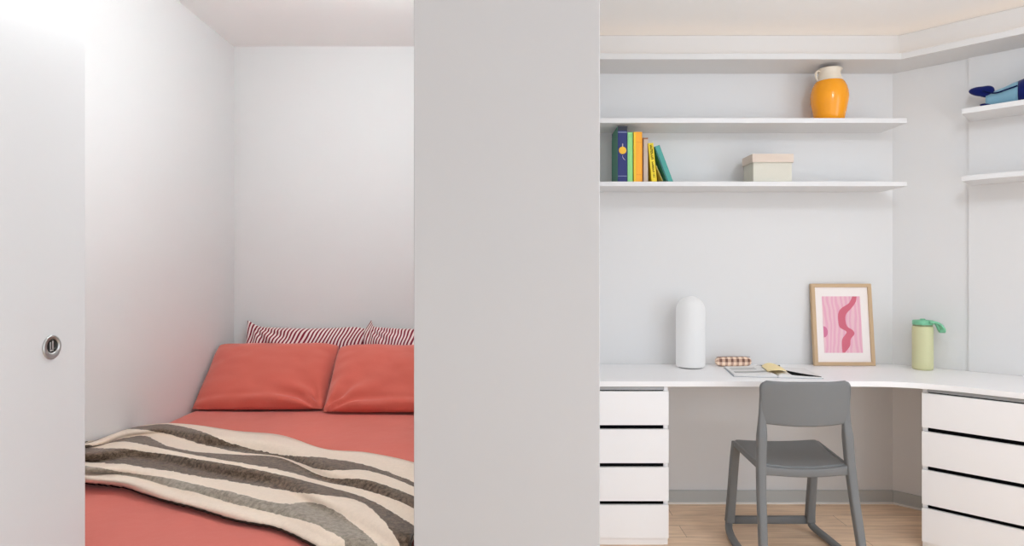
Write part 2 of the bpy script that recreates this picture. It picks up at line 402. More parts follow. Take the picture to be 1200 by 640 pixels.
# rounded inner kink between the two front edges
t0 = .20; c0 = Vector((XD - t0, YD)); c1 = Vector((XD, YD)); c2 = Vector((XD + t0 / s2, YD - t0 / s2))
for k in range(13):
    t = k / 12; p = c0 * (1 - t) ** 2 + c1 * 2 * t * (1 - t) + c2 * t * t; pts.append((p.x, p.y))
eo = (K - KD) / s2
pts += [along(tE - .25, eo), along(tE - .25, .002), along(.330, .002), (XC - .001, YB - .002), (.196, YB - .002)]
tag(obj('worktop', prism(pts, .7055, .730), M['lacquer'], bevel=.0015), 'long white worktop bending around the corner above both drawer units', 'desktop')

LV = [(.0353, .1818), (.1996, .3487), (.3675, .5169), (.5358, .6850)]       # drawer fronts, bottom to top
def drawer_unit(name, label, w, d, loc, rz):
    t = thing(name, label, 'drawer unit', loc, rz, 'white drawer units under the desk')
    th = .019
    bm = boxes((0, th, .0185, d, .0, .7045), (w - th, w, .0185, d, .0, .7045), (th, w - th, d - .012, d, .0, .7045), (th, w - th, .0185, d - .012, .0, .030), (th, w - th, .07, d - .012, .6965, .7045))
    obj('carcass', bm, M['lacquer'], t, bevel=.0008)
    obj('plinth', boxes((th + .001, w - th - .001, .012, .018, .002, .033)), M['lacquer'], t)
    for i, (z0, z1) in enumerate(LV):
        dr = obj('drawer', boxes((.0005, w - .0005, 0, .018, z0, z1)), M['lacquer'], t, bevel=.0012)
        # grip channel above each front: dark recess, the uppermost a grey metal rail
        zt = LV[i + 1][0] if i < 3 else .7035
        obj('grip_recess', boxes((th + .0008, w - th - .0008, .022, .060, z1 - .012, zt + .010 if i < 3 else z1 + .004)), M['black'], dr)
        if i == 3:
            obj('grip_rail', boxes((th + .0008, w - th - .0008, .006, .020, z1 + .0055, zt)), M['rail'], dr)['label'] = 'grey metal grip rail'
    return t
drawer_unit('drawer_unit', 'white four drawer unit on the left, beside the partition', .4985, .517, (.195, YD, 0), 0)
drawer_unit('drawer_unit', 'white four drawer unit on the right, turned at an angle', .80, .530, (UX, KD - UX, 0), R(-45))

# ------------------------------------------------------------------ shelves
def shelf(z0, z1, label):
    return tag(obj('wall_shelf', boxes((.193, 1.935, YB - .224, YB - .001, z0, z1)), M['shelf'], bevel=.001), label, 'shelf', 'white floating shelves')
shelf(1.944, 1.968, 'upper white shelf on the back wall holding the orange jug')
shelf(1.634, 1.657, 'lower white shelf on the back wall holding books and box')
def shelf_r(z0, z1, label):
    t = .335
    return tag(obj('wall_shelf', prism([along(t, .011), along(1.40, .011), along(1.40, .224), along(t, .224)], z0, z1), M['shelf'], bevel=.001), label, 'shelf', 'white floating shelves')
shelf_r(1.944, 1.968, 'upper white shelf at the right edge under the blue toy')
shelf_r(1.634, 1.657, 'lower empty white shelf at the right edge')

# ------------------------------------------------------------------ books
ZS = 1.6572
def book(label, x0, x1, h, yf, depth, cmat, spine_extra=None, lean=0, pivot='r', name='book', paper=M['paper']):
    """spine faces the room (front at yf); lean in degrees, + leans the top to the left."""
    w = x1 - x0
    t = thing(name, label, 'book', (x1 if lean else x0, yf, ZS), 0, 'books on the lower shelf')
    ox = -w if lean else 0
    t.rotation_euler = (0, -R(lean), 0)
    c = .0022
    bm = boxes((ox, ox + c, 0, depth, 0, h), (ox + w - c, ox + w, 0, depth, 0, h), (ox + c, ox + w - c, 0, c, 0, h))
    obj('cover', bm, cmat, t, bevel=.0007)
    obj('page_block', boxes((ox + c + .0002, ox + w - c - .0002, c + .0002, depth - .004, .003, h - .004)), paper, t)
    return t, ox, w
mb = lambda n, r, g, b, rough=.55: mat(n, srgb(r, g, b), rough)
# navy book with a gold disc on the spine, green front board
navy, navy2 = mb('navy_cloth', 28, 40, 108), mb('navy_black_cap', 38, 42, 56)
gcover = mb('muted_green_board', 64, 134, 110); silver = mb('silver_foil', 150, 160, 190, .3); gold = mb('gold_disc', 240, 184, 40, .5); whitef = mb('white_thread', 220, 205, 210)
t, ox, w = book('tall navy book with gold disc on its spine', .523, .5695, .278, 3.092, .18, navy)
bm = bmesh.new()                                                      # green board on the left with its upper outer corner rounded
prof = [(0.001, .001), (.179, .001), (.179, .225)] + [(.179 - .05 * (1 - math.cos(R(a))), .225 + .05 * math.sin(R(a))) for a in range(15, 91, 15)] + [(.001, .2765)]
A = [bm.verts.new((-.0014, y, z)) for y, z in prof]; B = [bm.verts.new((-.0002, y, z)) for y, z in prof]
bm.faces.new(A); bm.faces.new(B[::-1])
for i in range(len(prof)): bm.faces.new((A[i], A[(i + 1) % len(prof)], B[(i + 1) % len(prof)], B[i]))
obj('board', bm, gcover, t)['label'] = 'green front board'
obj('spine_cap', boxes((.0004, w - .0004, -.0009, -.0001, .256, .2775)), navy2, t)
obj('foil_line', boxes((.001, w - .001, -.0008, -.0001, .246, .2495)), silver, t); obj('foil_line', boxes((.001, w - .001, -.0008, -.0001, .030, .0325)), silver, t)
bm = bmesh.new(); lathe([(0, 0), (.0185, 0), (.0185, .0015), (.016, .0025), (0, .0025)], 32, bm)
bmesh.ops.rotate(bm, verts=bm.verts[:], cent=(0, 0, 0), matrix=Matrix.Rotation(R(90), 3, 'X')); bmesh.ops.translate(bm, verts=bm.verts[:], vec=(w / 2, -.0002, .158))
obj('disc_emblem', bm, gold, t, smooth=False)['label'] = 'gold disc emblem'
bm = tube([(w / 2, -.0013, .132), (w / 2 + .001, -.0013, .124), (w / 2 + .006, -.0013, .116), (w / 2 + .013, -.0013, .110)], .0011, 6)
obj('thread', bm, whitef, t)['label'] = 'pale dangling thread'
obj('thread_loop', tube([(w / 2, -.0013, .177), (w / 2 + .001, -.0013, .184), (w / 2, -.0013, .191)], .0022, 6), whitef, t)['label'] = 'pale loop above the disc'

g1, g2 = mb('light_green_paper', 150, 222, 140), mb('mid_green_paper', 120, 190, 104)
t, ox, w = book('light green book between the navy and orange ones', .5712, .5985, .2485, 3.094, .165, g1)
obj('spine_band', boxes((.0004, .012, -.0007, -.0001, .001, .2475)), mb('pale_green_band', 140, 210, 140), t)
o1 = mb('orange_spine', 247, 170, 34)
t, ox, w = book('orange book with yellow edge beside the light green one', .6005, .6425, .2485, 3.086, .165, o1)
obj('spine_band', boxes((.0004, .010, -.0007, -.0001, .001, .2475)), mb('yellow_band', 240, 200, 40), t)
rule = mb('dark_orange_rule', 214, 130, 30)
for z in (.036, .196): obj('spine_rule', boxes((.014, w - .004, -.0006, -.0001, z, z + .0016)), rule, t)
t, ox, w = book('slim beige book with brown edges in the middle of the row', .6475, .6735, .222, 3.096, .15, mb('beige_cloth', 198, 180, 164))
obj('spine_edge', boxes((.0002, .0045, -.0007, -.0001, .001, .221)), mb('brown_edge', 96, 66, 48), t)
obj('spine_cap', boxes((.0002, w - .0002, -.0008, -.0001, .214, .2215)), mb('brown_cap', 150, 104, 74), t)
yel = mb('lemon_yellow', 236, 210, 40)
t, ox, w = book('leaning yellow paperback with black spine lettering', .6905, .7165, .196, 3.088, .15, yel, lean=5.5)
# rows of small black letter strokes running down the spine
bm = bmesh.new(); rg = random.Random(3)
z = .186
for grp, (n, hh, ww) in enumerate(((7, .0105, .011), (9, .0075, .008), (1, .010, .010))):
    for k in range(n):
        xm = ox + w * .52
        for zz in (z, z - hh * .62):
            if rg.random() < .85: box(bm, xm - ww / 2, xm + ww / 2, -.0007, -.0001, zz - hh * .2, zz)
        if rg.random() < .8: box(bm, xm - ww / 2, xm - ww / 2 + .003, -.0007, -.0001, z - hh * .8, z)
        if rg.random() < .5: box(bm, xm + ww / 2 - .003, xm + ww / 2, -.0007, -.0001, z - hh * .8, z)
        z -= hh
    z -= .010 if grp == 0 else .0
obj('spine_lettering', bm, M['black'], t)['label'] = 'black lettering down the spine'
# its back board stands open at the foot
bm = boxes((0, .0018, .004, .146, 0, .085)); fl = obj('back_board', bm, mb('pale_yellow_board', 224, 214, 130), t)
fl.rotation_euler = (0, -R(17.5), 0); fl.location = (.0285, 0, .0035)
fl['label'] = 'pale yellow back board standing open'
tealm = mat('teal_cloth', srgb(66, 158, 148), .5)
t, ox, w = book('teal book leaning steeply at the right end of the row', .7690, .7980, .198, 3.090, .15, tealm, lean=20.5)
obj('spine_edge', boxes((ox + .0002, ox + .006, -.0007, -.0001, .002, .196)), mb('dark_teal_edge', 30, 92, 96), t)

# ------------------------------------------------------------------ lidded box
t = thing('storage_box', 'cream lidded box alone on the lower shelf', 'box', (1.185, 3.082, ZS))
bm = boxes((.006, .197, .006, .132, .0, .120)); obj('body', bm, M['boxbody'], t, bevel=.0015)
bm = boxes((0, .0015, 0, .138, .098, .139), (.2015, .203, 0, .138, .098, .139), (.0015, .2015, 0, .0015, .098, .139), (.0015, .2015, .1365, .138, .098, .139), (.0015, .2015, .0015, .1365, .1375, .139))
lid = obj('lid', bm, M['boxlid'], t); lid['label'] = 'beige lid'

# ------------------------------------------------------------------ two tone jug
t = thing('jug', 'orange glazed jug with cream neck on the upper shelf', 'jug', (1.5985, 3.150, 1.9683))
body = [(0, .0), (.060, 0), (.066, .003), (.072, .03), (.079, .065), (.0860, .100), (.0885, .125), (.0865, .150), (.0800, .174), (.0705, .194), (.0655, .2005), (.0645, .202)]
obj('body', lathe(body, 48), M['orange_glaze'], t, smooth=True)
neck = [(.0643, .2005), (.0640, .2035), (.0575, .217), (.0525, .232), (.0505, .246), (.0525, .258), (.0555, .2655), (.0545, .2665), (.050, .258), (.047, .245), (.049, .228), (.054, .212)]
bm = lathe(neck, 48)
for v in bm.verts:                                   # pull the pouring lip out to the right
    if v.co.z > .245 and v.co.x > 0:
        v.co.x *= 1 + .14 * (v.co.z - .245) / .02 * max(0, v.co.x / .055) ** 3
obj('neck', bm, M['cream_glaze'], t, smooth=True)['label'] = 'cream neck and lip'
hp = catmull([(-.050, -.004, .254), (-.062, -.006, .2555), (-.071, -.007, .246), (-.071, -.007, .226), (-.064, -.006, .209), (-.060, -.005, .2075)], 6)
obj('handle', sweep(hp, lambda i, t_: rrect(.014, .008, .0035), right=(0, 1, 0)), M['cream_glaze'], t, smooth=True)['label'] = 'small cream handle'

# ------------------------------------------------------------------ soft toy on the right shelf
dv = Vector((1, -1, 0)) / s2; nv = Vector((-1, -1, 0)) / s2      # along the shelf, towards the room
O = Vector((*along(.328 + .086, .125), 1.9685))
def P(a, n=0, z=0): return O + dv * a + nv * n + Vector((0, 0, z))
t = thing('stuffed_toy', 'blue stuffed toy with navy tail lying on the right upper shelf', 'stuffed toy', O)
Ti = Matrix.Translation(-O)
def toy(name, bm, m, **k):
    bm.transform(Ti); return obj(name, bm, m, t, **k)
def rad(a):
    pts_ = [(0, .030, .034), (.05, .038, .0425), (.11, .047, .0525), (.20, .056, .066), (.30, .058, .068), (.38, .048, .056), (.43, .028, .034), (.448, .006, .008)]
    for (a0, r0, h0), (a1, r1, h1) in zip(pts_, pts_[1:]):
        if a <= a1: f = (a - a0) / (a1 - a0); f = f * f * (3 - 2 * f) * .4 + f * .6; return r0 + (r1 - r0) * f, h0 + (h1 - h0) * f
    return pts_[-1][1:]
def loft(a0, a1, n, grow=0, cap=True):
    bm = bmesh.new(); rings = []
    for i in range(n + 1):
        a = a0 + (a1 - a0) * i / n; r, h = rad(a); r += grow; h += grow
        rings.append([bm.verts.new(P(a, r * math.cos(q_), max(.0005, rad(a)[1] + h * math.sin(q_)))) for q_ in [2 * math.pi * k / 28 for k in range(28)]])
    for A, B in zip(rings, rings[1:]):
        for k in range(28): bm.faces.new((A[k], A[(k + 1) % 28], B[(k + 1) % 28], B[k]))
    bm.faces.new(rings[0]); bm.faces.new(rings[-1][::-1]); return bm
toy('body', loft(.0, .118, 10), M['plush_blue'], smooth=True)['label'] = 'light blue rear body'
toy('front_body', loft(.1185, .448, 24, .001), M['plush_navy'], smooth=True)['label'] = 'navy front body'
def lobe(ca, cn, cz, la, lz, th, tilt):
    bm = bmesh.new(); bmesh.ops.create_uvsphere(bm, u_segments=24, v_segments=16, radius=1)
    ct, st = math.cos(tilt), math.sin(tilt)
    for v in bm.verts:
        x, y, z = v.co; a = x * la; zz = z * lz * (1 + (.7 if x > 0 else .1) * x); v.co = P(ca + a * ct - zz * st, cn + y * th, cz + a * st + zz * ct)
    return bm
toy('tail_lobe', lobe(-.017, .012, .085, .050, .023, .016, R(-13)), M['plush_navy'], smooth=True)['label'] = 'upper navy tail lobe'
toy('tail_lobe', lobe(.002, .016, .017, .026, .009, .014, R(-12)), M['plush_navy'], smooth=True)['label'] = 'small lower navy tail lobe'
cp = catmull([P(-.01, .034, .082), P(.02, .040, .066), P(.045, .0445, .060), P(.075, .048, .066), P(.118, .0525, .075)], 8)
toy('side_stripe', tube(cp, .0034, 8), M['plush_line'], smooth=True)['label'] = 'dark line along the side'

# ------------------------------------------------------------------ framed print leaning on the wall
fw_, fh_ = .313, .424
lean = math.atan2(.042, .42)
t = thing('framed_print', 'pink abstract print in pale oak frame leaning on the wall', 'framed print', (1.560, 3.2195, .7315)); t.rotation_euler = (-lean, 0, 0)
m_ = .0185
bm = bmesh.new()
def fbar(poly):
    a_ = [bm.verts.new((x, 0, z)) for x, z in poly]; b_ = [bm.verts.new((x, .022, z)) for x, z in poly]
    bm.faces.new(a_); bm.faces.new(b_[::-1])
    for i in range(4): bm.faces.new((a_[i], a_[(i + 1) % 4], b_[(i + 1) % 4], b_[i]))
fbar([(0, 0), (fw_, 0), (fw_ - m_, m_), (m_, m_)]); fbar([(0, fh_), (m_, fh_ - m_), (fw_ - m_, fh_ - m_), (fw_, fh_)])
fbar([(0, 0), (m_, m_), (m_, fh_ - m_), (0, fh_)]); fbar([(fw_, 0), (fw_, fh_), (fw_ - m_, fh_ - m_), (fw_ - m_, m_)])
obj('frame', bm, M['oakframe'], t, bevel=.001)
obj('mount', boxes((m_, fw_ - m_, .008, .018, m_, fh_ - m_)), M['mat'], t)['label'] = 'white card mount'
px0, px1, pz0, pz1 = .0555, .2545, .066, .358
pr = obj('print', boxes((px0, px1, .0072, .0079, pz0, pz1)), M['print'], t); pr['label'] = 'pale pink wavy print'
pw, ph = px1 - px0, pz1 - pz0
def flat(poly, name, m):
    bm = bmesh.new(); a_ = [bm.verts.new((px0 + u * pw, .0066, pz0 + v * ph)) for u, v in poly]; b_ = [bm.verts.new((px0 + u * pw, .0071, pz0 + v * ph)) for u, v in poly]
    n = len(poly)
    for i in range(n): bm.faces.new((a_[i], a_[(i + 1) % n], b_[(i + 1) % n], b_[i]))
    bmesh.ops.contextual_create(bm, geom=a_); bmesh.ops.contextual_create(bm, geom=b_)
    bmesh.ops.triangulate(bm, faces=bm.faces[:])
    return obj(name, bm, m, pr)
Lf = catmull([(.80, .999, 0), (.70, .88, 0), (.50, .79, 0), (.41, .70, 0), (.40, .56, 0), (.43, .45, 0), (.58, .385, 0), (.59, .345, 0), (.48, .24, 0), (.46, .12, 0), (.47, .001, 0)], 5)
Rt = catmull([(.91, .999, 0), (.88, .90, 0), (.76, .79, 0), (.62, .69, 0), (.585, .60, 0), (.62, .47, 0), (.76, .40, 0), (.80, .33, 0), (.70, .24, 0), (.67, .12, 0), (.53, .001, 0)], 5)
bm = bmesh.new(); rows = []
for p, q_ in zip(Lf, Rt):
    rows.append([bm.verts.new((px0 + u * pw, y, pz0 + v * ph)) for u, v, y in ((p.x, p.y, .0066), (q_.x, q_.y, .0066), (q_.x, q_.y, .0071), (p.x, p.y, .0071))])
for A, B in zip(rows, rows[1:]):
    for k in range(4): bm.faces.new((A[k], A[(k + 1) % 4], B[(k + 1) % 4], B[k]))
bm.faces.new(rows[0]); bm.faces.new(rows[-1][::-1])
obj('wavy_band', bm, M['print_rose'], pr)['label'] = 'rose red wavy band'
flat([(.002, .27)] + [(.11 * math.sin(R(a)) + .002, .37 - .10 * math.cos(R(a))) for a in range(15, 180, 15)] + [(.002, .47)], 'half_round_spot', M['print_mauve'])['label'] = 'mauve half round'

# ------------------------------------------------------------------ water bottle
t = thing('water_bottle', 'pale green water bottle with sea green lid on the desk', 'bottle', (2.040, 3.107, .7303))
obj('body', lathe([(0, 0), (.040, 0), (.0445, .004), (.0458, .012), (.0458, .205), (.0450, .212), (.0438, .2145), (0, .2145)], 40), M['bottle'], t, smooth=True)
obj('neck_ring', lathe([(0, .2150), (.0425, .2150), (.0425, .2225), (0, .2225)], 40), M['bottle_neck'], t, smooth=False)
obj('lid', lathe([(0, .2228), (.0445, .2228), (.0450, .2245), (.0450, .241), (.042, .2445), (.012, .246), (.012, .2505), (.009, .252), (0, .252)], 40), M['bottle_lid'], t, smooth=True)
hp = catmull([(.004, -.0475, .236), (.022, -.054, .2385), (.044, -.058, .228), (.060, -.056, .206), (.068, -.044, .190), (.075, -.022, .194), (.074, -.004, .214), (.060, .010, .234), (.044, .012, .238)], 8)
obj('carry_loop', sweep(hp, lambda i, t_: rrect(.026, .010, .004)), M['bottle_lid'], t, smooth=True)['label'] = 'sea green carry loop'

# ------------------------------------------------------------------ white lamp
t = thing('table_lamp', 'white dome topped cylindrical lamp blending into the wall', 'lamp', (.905, 3.172, .7303))
obj('base', lathe([(0, 0), (.058, 0), (.0605, .002), (.0605, .0045), (0, .0045)], 48), M['lampshadow'], t, smooth=False)['label'] = 'thin foot coloured dark as the base shadow'  # dark colour stands in for the shadow where the lamp meets the desk
prof = [(0, .005), (.066, .005), (.071, .009), (.072, .014), (.072, .29)] + [(.072 * math.cos(R(a)), .29 + .072 * math.sin(R(a))) for a in range(8, 90, 8)] + [(0, .362)]
obj('lamp_shade', lathe(prof, 56), M['lamp'], t, smooth=True)

# ------------------------------------------------------------------ magazine, pencil case and pen
mg = thing('magazine', 'open magazine with black picture lying on the desk', 'magazine', (1.2385, 2.995, .7303), R(-9.5))
def page(name, fx, x0, x1, y0, y1, m, lift=0, n=24, th=.0008):
    bm = bmesh.new(); rows = []
    for i in range(n + 1):
        x = x0 + (x1 - x0) * i / n; z = fx(x) + lift
        rows.append([bm.verts.new((x, y0, z)), bm.verts.new((x, y1, z)), bm.verts.new((x, y1, z + th)), bm.verts.new((x, y0, z + th))])
    for A, B in zip(rows, rows[1:]):
        for k in range(4): bm.faces.new((A[k], A[(k + 1) % 4], B[(k + 1) % 4], B[k]))
    bm.faces.new(rows[0]); bm.faces.new(rows[-1][::-1])
    return obj(name, bm, m, mg, smooth=False)
arch = lambda x: .0020 + .016 * (1 - math.exp(-abs(x) / .012)) * math.exp(-abs(x) / .075)
hh_ = .138
page('cover', lambda x: .0002, -.196, .196, -hh_ - .002, hh_ + .002, M['cover'])
def block(name, sgn, m):
    bm = bmesh.new(); rows = []; n = 28
    for i in range(n + 1):
        x = sgn * (.002 + .188 * i / n); z = arch(x) + .004
        rows.append([bm.verts.new((x, -hh_, .0012)), bm.verts.new((x, hh_, .0012)), bm.verts.new((x, hh_, z)), bm.verts.new((x, -hh_, z))])
    for A, B in zip(rows, rows[1:]):
        for k in range(4): bm.faces.new((A[k], A[(k + 1) % 4], B[(k + 1) % 4], B[k]))
    bm.faces.new(rows[0]); bm.faces.new(rows[-1][::-1]); return obj(name, bm, m, mg)
block('page_block', -1, M['page']); block('page_block', 1, M['page'])
up = lambda x: arch(x) + .0042
page('printed_picture', up, -.176, -.030, -.075, -.035, M['pagegrey'])['label'] = 'grey printed picture'
page('printed_text', up, -.176, -.060, .02, .032, M['pagegrey']); page('printed_text', up, -.176, -.060, .06, .072, M['pagegrey'])
bm = bmesh.new(); rows = []
for i in range(21):
    x = .062 + .126 * i / 20; z = up(x); yt = .030 - .150 * (i / 20) ** .8
    rows.append([bm.verts.new((x, -.134, z)), bm.verts.new((x, yt, z)), bm.verts.new((x, yt, z + .0008)), bm.verts.new((x, -.134, z + .0008))])
for A, B in zip(rows, rows[1:]):
    for k in range(4): bm.faces.new((A[k], A[(k + 1) % 4], B[(k + 1) % 4], B[k]))
bm.faces.new(rows[0]); bm.faces.new(rows[-1][::-1])
obj('printed_picture', bm, M['pageblack'], mg)['label'] = 'black printed picture'
# curled yellow sheet over the spine
bm = bmesh.new(); rows = []
for i in range(25):
    u = i / 24; x = -.034 + .088 * u
    r0 = []
    for j in range(11):
        v = j / 10; e = 1 - .30 * abs(2 * u - 1) ** 2
        y = -.118 * e + (.236 * e) * v
        z = .018 + .013 * math.sin(math.pi * u) ** .8 + .003 * math.sin(math.pi * v)
        r0.append(bm.verts.new((x + .010 * v, y, z)))
    rows.append(r0)
for A, B in zip(rows, rows[1:]):
    for k in range(10): bm.faces.new((A[k], A[k + 1], B[k + 1], B[k]))
tag(obj('paper_sheet', bm, M['yellowpaper'], smooth=True, solid=.0012), 'curled pale yellow paper sheet on the open magazine', 'paper')
ps = bpy.data.objects['paper_sheet']; ps.location = (1.2385, 2.995, .7308); ps.rotation_euler = (0, 0, R(-9.5))

t = thing('pencil_case', 'brown gingham pencil case at the back of the desk', 'pencil case', (1.138, 3.218, .7303))
bm = bmesh.new(); rows = []; n, mseg = 40, 20; uvl = bm.loops.layers.uv.new('UVMap'); uvv = {}
Lc, rz_, ry_ = .186, .0235, .026
for i in range(n + 1):
    u = i / n; e = abs(2 * u - 1); k = (1 - e ** 7) ** .5 if e < 1 else .0
    k = max(k, .02); ring = []
    for j in range(mseg):
        a = 2 * math.pi * j / mseg
        ca, sa = math.cos(a), math.sin(a); f = (abs(ca) ** 3 + abs(sa) ** 3) ** (-1 / 3)
        v = bm.verts.new((-Lc / 2 + Lc * u, ry_ * k * ca * f, rz_ + rz_ * k * sa * f)); uvv[v] = (u, j / mseg); ring.append(v)
    rows.append(ring)
for A, B in zip(rows, rows[1:]):
    for k in range(mseg):
        f = bm.faces.new((A[k], A[(k + 1) % mseg], B[(k + 1) % mseg], B[k]))
        for l in f.loops:
            uu = list(uvv[l.vert])
            if k == mseg - 1 and l.vert in (A[0], B[0]): uu[1] = 1.0
            l[uvl].uv = uu
bm.faces.new(rows[0]); bm.faces.new(rows[-1][::-1])
obj('pouch', bm, M['gingham'], t, smooth=True)
zp = catmull([(-.088, -.010, .0465), (-.05, -.004, .0478), (0, 0, .0478), (.05, .002, .0478), (.088, .006, .0465)], 6)
obj('zip', sweep(zp, lambda i, t_: rrect(.006, .002, .0008)), M['zip'], t, smooth=True)['label'] = 'brown zip'
sp_ = [(Lc / 2 * 1.005 * (1 if math.cos(a) > 0 else -1) * abs(math.cos(a)) ** .35, -.0245 * abs(math.cos(a)) ** 0 * 1.0 + .006, .0235 + .0225 * (1 if math.sin(a) > 0 else -1) * abs(math.sin(a)) ** .5) for a in [2 * math.pi * i / 40 for i in range(41)]]
t = thing('pen', 'black pen lying behind the magazine', 'pen', (1.300, 3.190, .7350), R(-6))
bm = lathe([(0, -.058), (.002, -.056), (.0042, -.046), (.0042, .02), (0, .02)], 16); bmesh.ops.rotate(bm, verts=bm.verts[:], cent=(0, 0, 0), matrix=Matrix.Rotation(R(90), 3, 'Y')); obj('barrel', bm, M['pen'], t, smooth=True)
bm = lathe([(0, .0202), (.0046, .0202), (.0046, .062), (.003, .064), (0, .064)], 16); bmesh.ops.rotate(bm, verts=bm.verts[:], cent=(0, 0, 0), matrix=Matrix.Rotation(R(90), 3, 'Y')); obj('cap', bm, M['pen'], t, smooth=True)
obj('clip', boxes((.028, .062, -.0012, .0012, .0046, .0058)), M['steel'], t)

# ------------------------------------------------------------------ chair
CXX = 1.203
t = thing('desk_chair', 'grey moulded plastic chair standing at the desk', 'chair', (CXX, 2.70, 0))
def cpt(x, y, z): return (x, y - 2.70, z)
def prof_lerp(ws):
    def f(i, tt):
        for (a0, w0, d0), (a1, w1, d1) in zip(ws, ws[1:]):
            if tt <= a1 + 1e-9:
                k = (tt - a0) / (a1 - a0); return rrect(w0 + (w1 - w0) * k, d0 + (d1 - d0) * k, .0075, 3)
    return f
for sx in (-1, 1):
    path = catmull([cpt(sx * .2005, 2.488, .012), cpt(sx * .1955, 2.512, .14), cpt(sx * .188, 2.545, .30), cpt(sx * .1825, 2.563, .42), cpt(sx * .1775, 2.570, .52), cpt(sx * .1740, 2.5745, .60), cpt(sx * .1765, 2.5715, .68), cpt(sx * .178, 2.570, .735)], 8)
    obj('leg', sweep(path, prof_lerp([(0, .031, .030), (.5, .037, .033), (.60, .038, .034), (.70, .034, .020), (.80, .024, .013), (1, .012, .008)]), right=(1, 0, 0)), M['chair'], t, smooth=True)
    path = catmull([cpt(sx * .180, 2.852, .436), cpt(sx * .182, 2.870, .36), cpt(sx * .184, 2.893, .22), cpt(sx * .186, 2.914, .095), cpt(sx * .188, 2.918, .050)], 8)
    obj('leg', sweep(path, prof_lerp([(0, .036, .034), (.5, .037, .034), (1, .040, .034)]), right=(1, 0, 0)), M['chair'], t, smooth=True)
    path = catmull([cpt(sx * .189, 2.921, .056), cpt(sx * .193, 2.914, .036), cpt(sx * .2005, 2.890, .0245), cpt(sx * .2120, 2.82, .017), cpt(sx * .2175, 2.72, .0125), cpt(sx * .2130, 2.60, .0125), cpt(sx * .203, 2.478, .0125)], 8)
    obj('runner', sweep(path, lambda i, tt: rrect(.032, .024, .008, 3)), M['chair'], t, smooth=True)
obj('front_bar', sweep([cpt(-.175, 2.922, .056), cpt(0, 2.922, .056), cpt(.175, 2.922, .056)], lambda i, tt: rrect(.020, .036, .006, 3), right=(0, 1, 0)), M['chair'], t, smooth=True)
# seat: dished sheet with a rolled front edge and a thin skirt
def sheet(fn, nu, nv):
    bm = bmesh.new(); g = [[bm.verts.new(fn(-1 + 2 * i / nu, j / nv)) for j in range(nv + 1)] for i in range(nu + 1)]
    for i in range(nu):
        for j in range(nv): bm.faces.new((g[i][j], g[i + 1][j], g[i + 1][j + 1], g[i][j + 1]))
    return bm
def seat(u, v):
    hw = .1805 + .0125 * v
    y = 2.568 + .302 * v
    z = .4215 + .026 * v + .010 * math.sin(math.pi * v) * -1 - .016 * (1 - u * u) * (1 - .55 * v) - .010 * max(0, (v - .9) / .1) ** 2
    if abs(u) > .93: z -= .010 * ((abs(u) - .93) / .07) ** 2
    r = .03
    if v > .9: hw -= .020 * ((v - .9) / .1) ** 3
    return cpt(u * hw, y, z)
o = obj('seat', sheet(seat, 30, 30), M['chair'], t, smooth=True, solid=.014)
# rear rail joining the two back legs under the seat
path = [cpt(-.185 + .37 * i / 24, 2.562 - .004 * (1 - (2 * i / 24 - 1) ** 2), .404 - .013 * (1 - (2 * i / 24 - 1) ** 2)) for i in range(25)]
obj('seat_rail', sweep(path, lambda i, tt: rrect(.020, .034 + .016 * abs(2 * tt - 1) ** 8, .006, 3), right=(0, 1, 0)), M['chair'], t, smooth=True)
for sx in (-1, 1):   # side skirts
    path = [cpt(sx * (.181 + .008 * i / 12), 2.575 + .275 * i / 12, .408 + .024 * i / 12) for i in range(13)]
    obj('side_rail', sweep(path, lambda i, tt: rrect(.014, .026, .005, 3)), M['chair'], t, smooth=True)
def back(u, v):
    zb, zt = .592, .765; z = zb + (zt - zb) * v; r = .030
    hw = .187 - .006 * (1 - v)
    if z > zt - r: hw -= r * (1 - math.sqrt(max(0, 1 - ((z - (zt - r)) / r) ** 2))) * .9
    if v < .12: hw -= .010 * (1 - v / .12) ** 2
    y = 2.545 + .008 * (1 - v) + .024 * u * u
    z -= .010 * (1 - v) * (1 - u * u)
    return cpt(u * hw, y, z)
obj('backrest', sheet(back, 32, 28), M['chair'], t, smooth=True, solid=.012)

# ------------------------------------------------------------------ bed
ZM = .585
bed = thing('bed', 'low double bed filling the nook, under the terracotta duvet', 'bed', (-.84, 2.33, 0))
def bx(name, m, *bs, **k):
    return obj(name, boxes(*[(a + .84, b + .84, c - 2.33, d - 2.33, e, f) for a, b, c, d, e, f in bs]), m, bed, **k)
bx('bed_base', M['bedwood'], (-1.435, -.245, 1.40, 3.27, .12, .30), bevel=.01)
bx('mattress', M['mattress'], (-1.435, -.245, 1.40, 3.27, .301, .555), bevel=.03, seg=3)
for x in (-1.40, -.32):
    for y in (1.44, 3.18): bx('leg', M['bedwood'], (x, x + .05, y, y + .05, 0, .12))

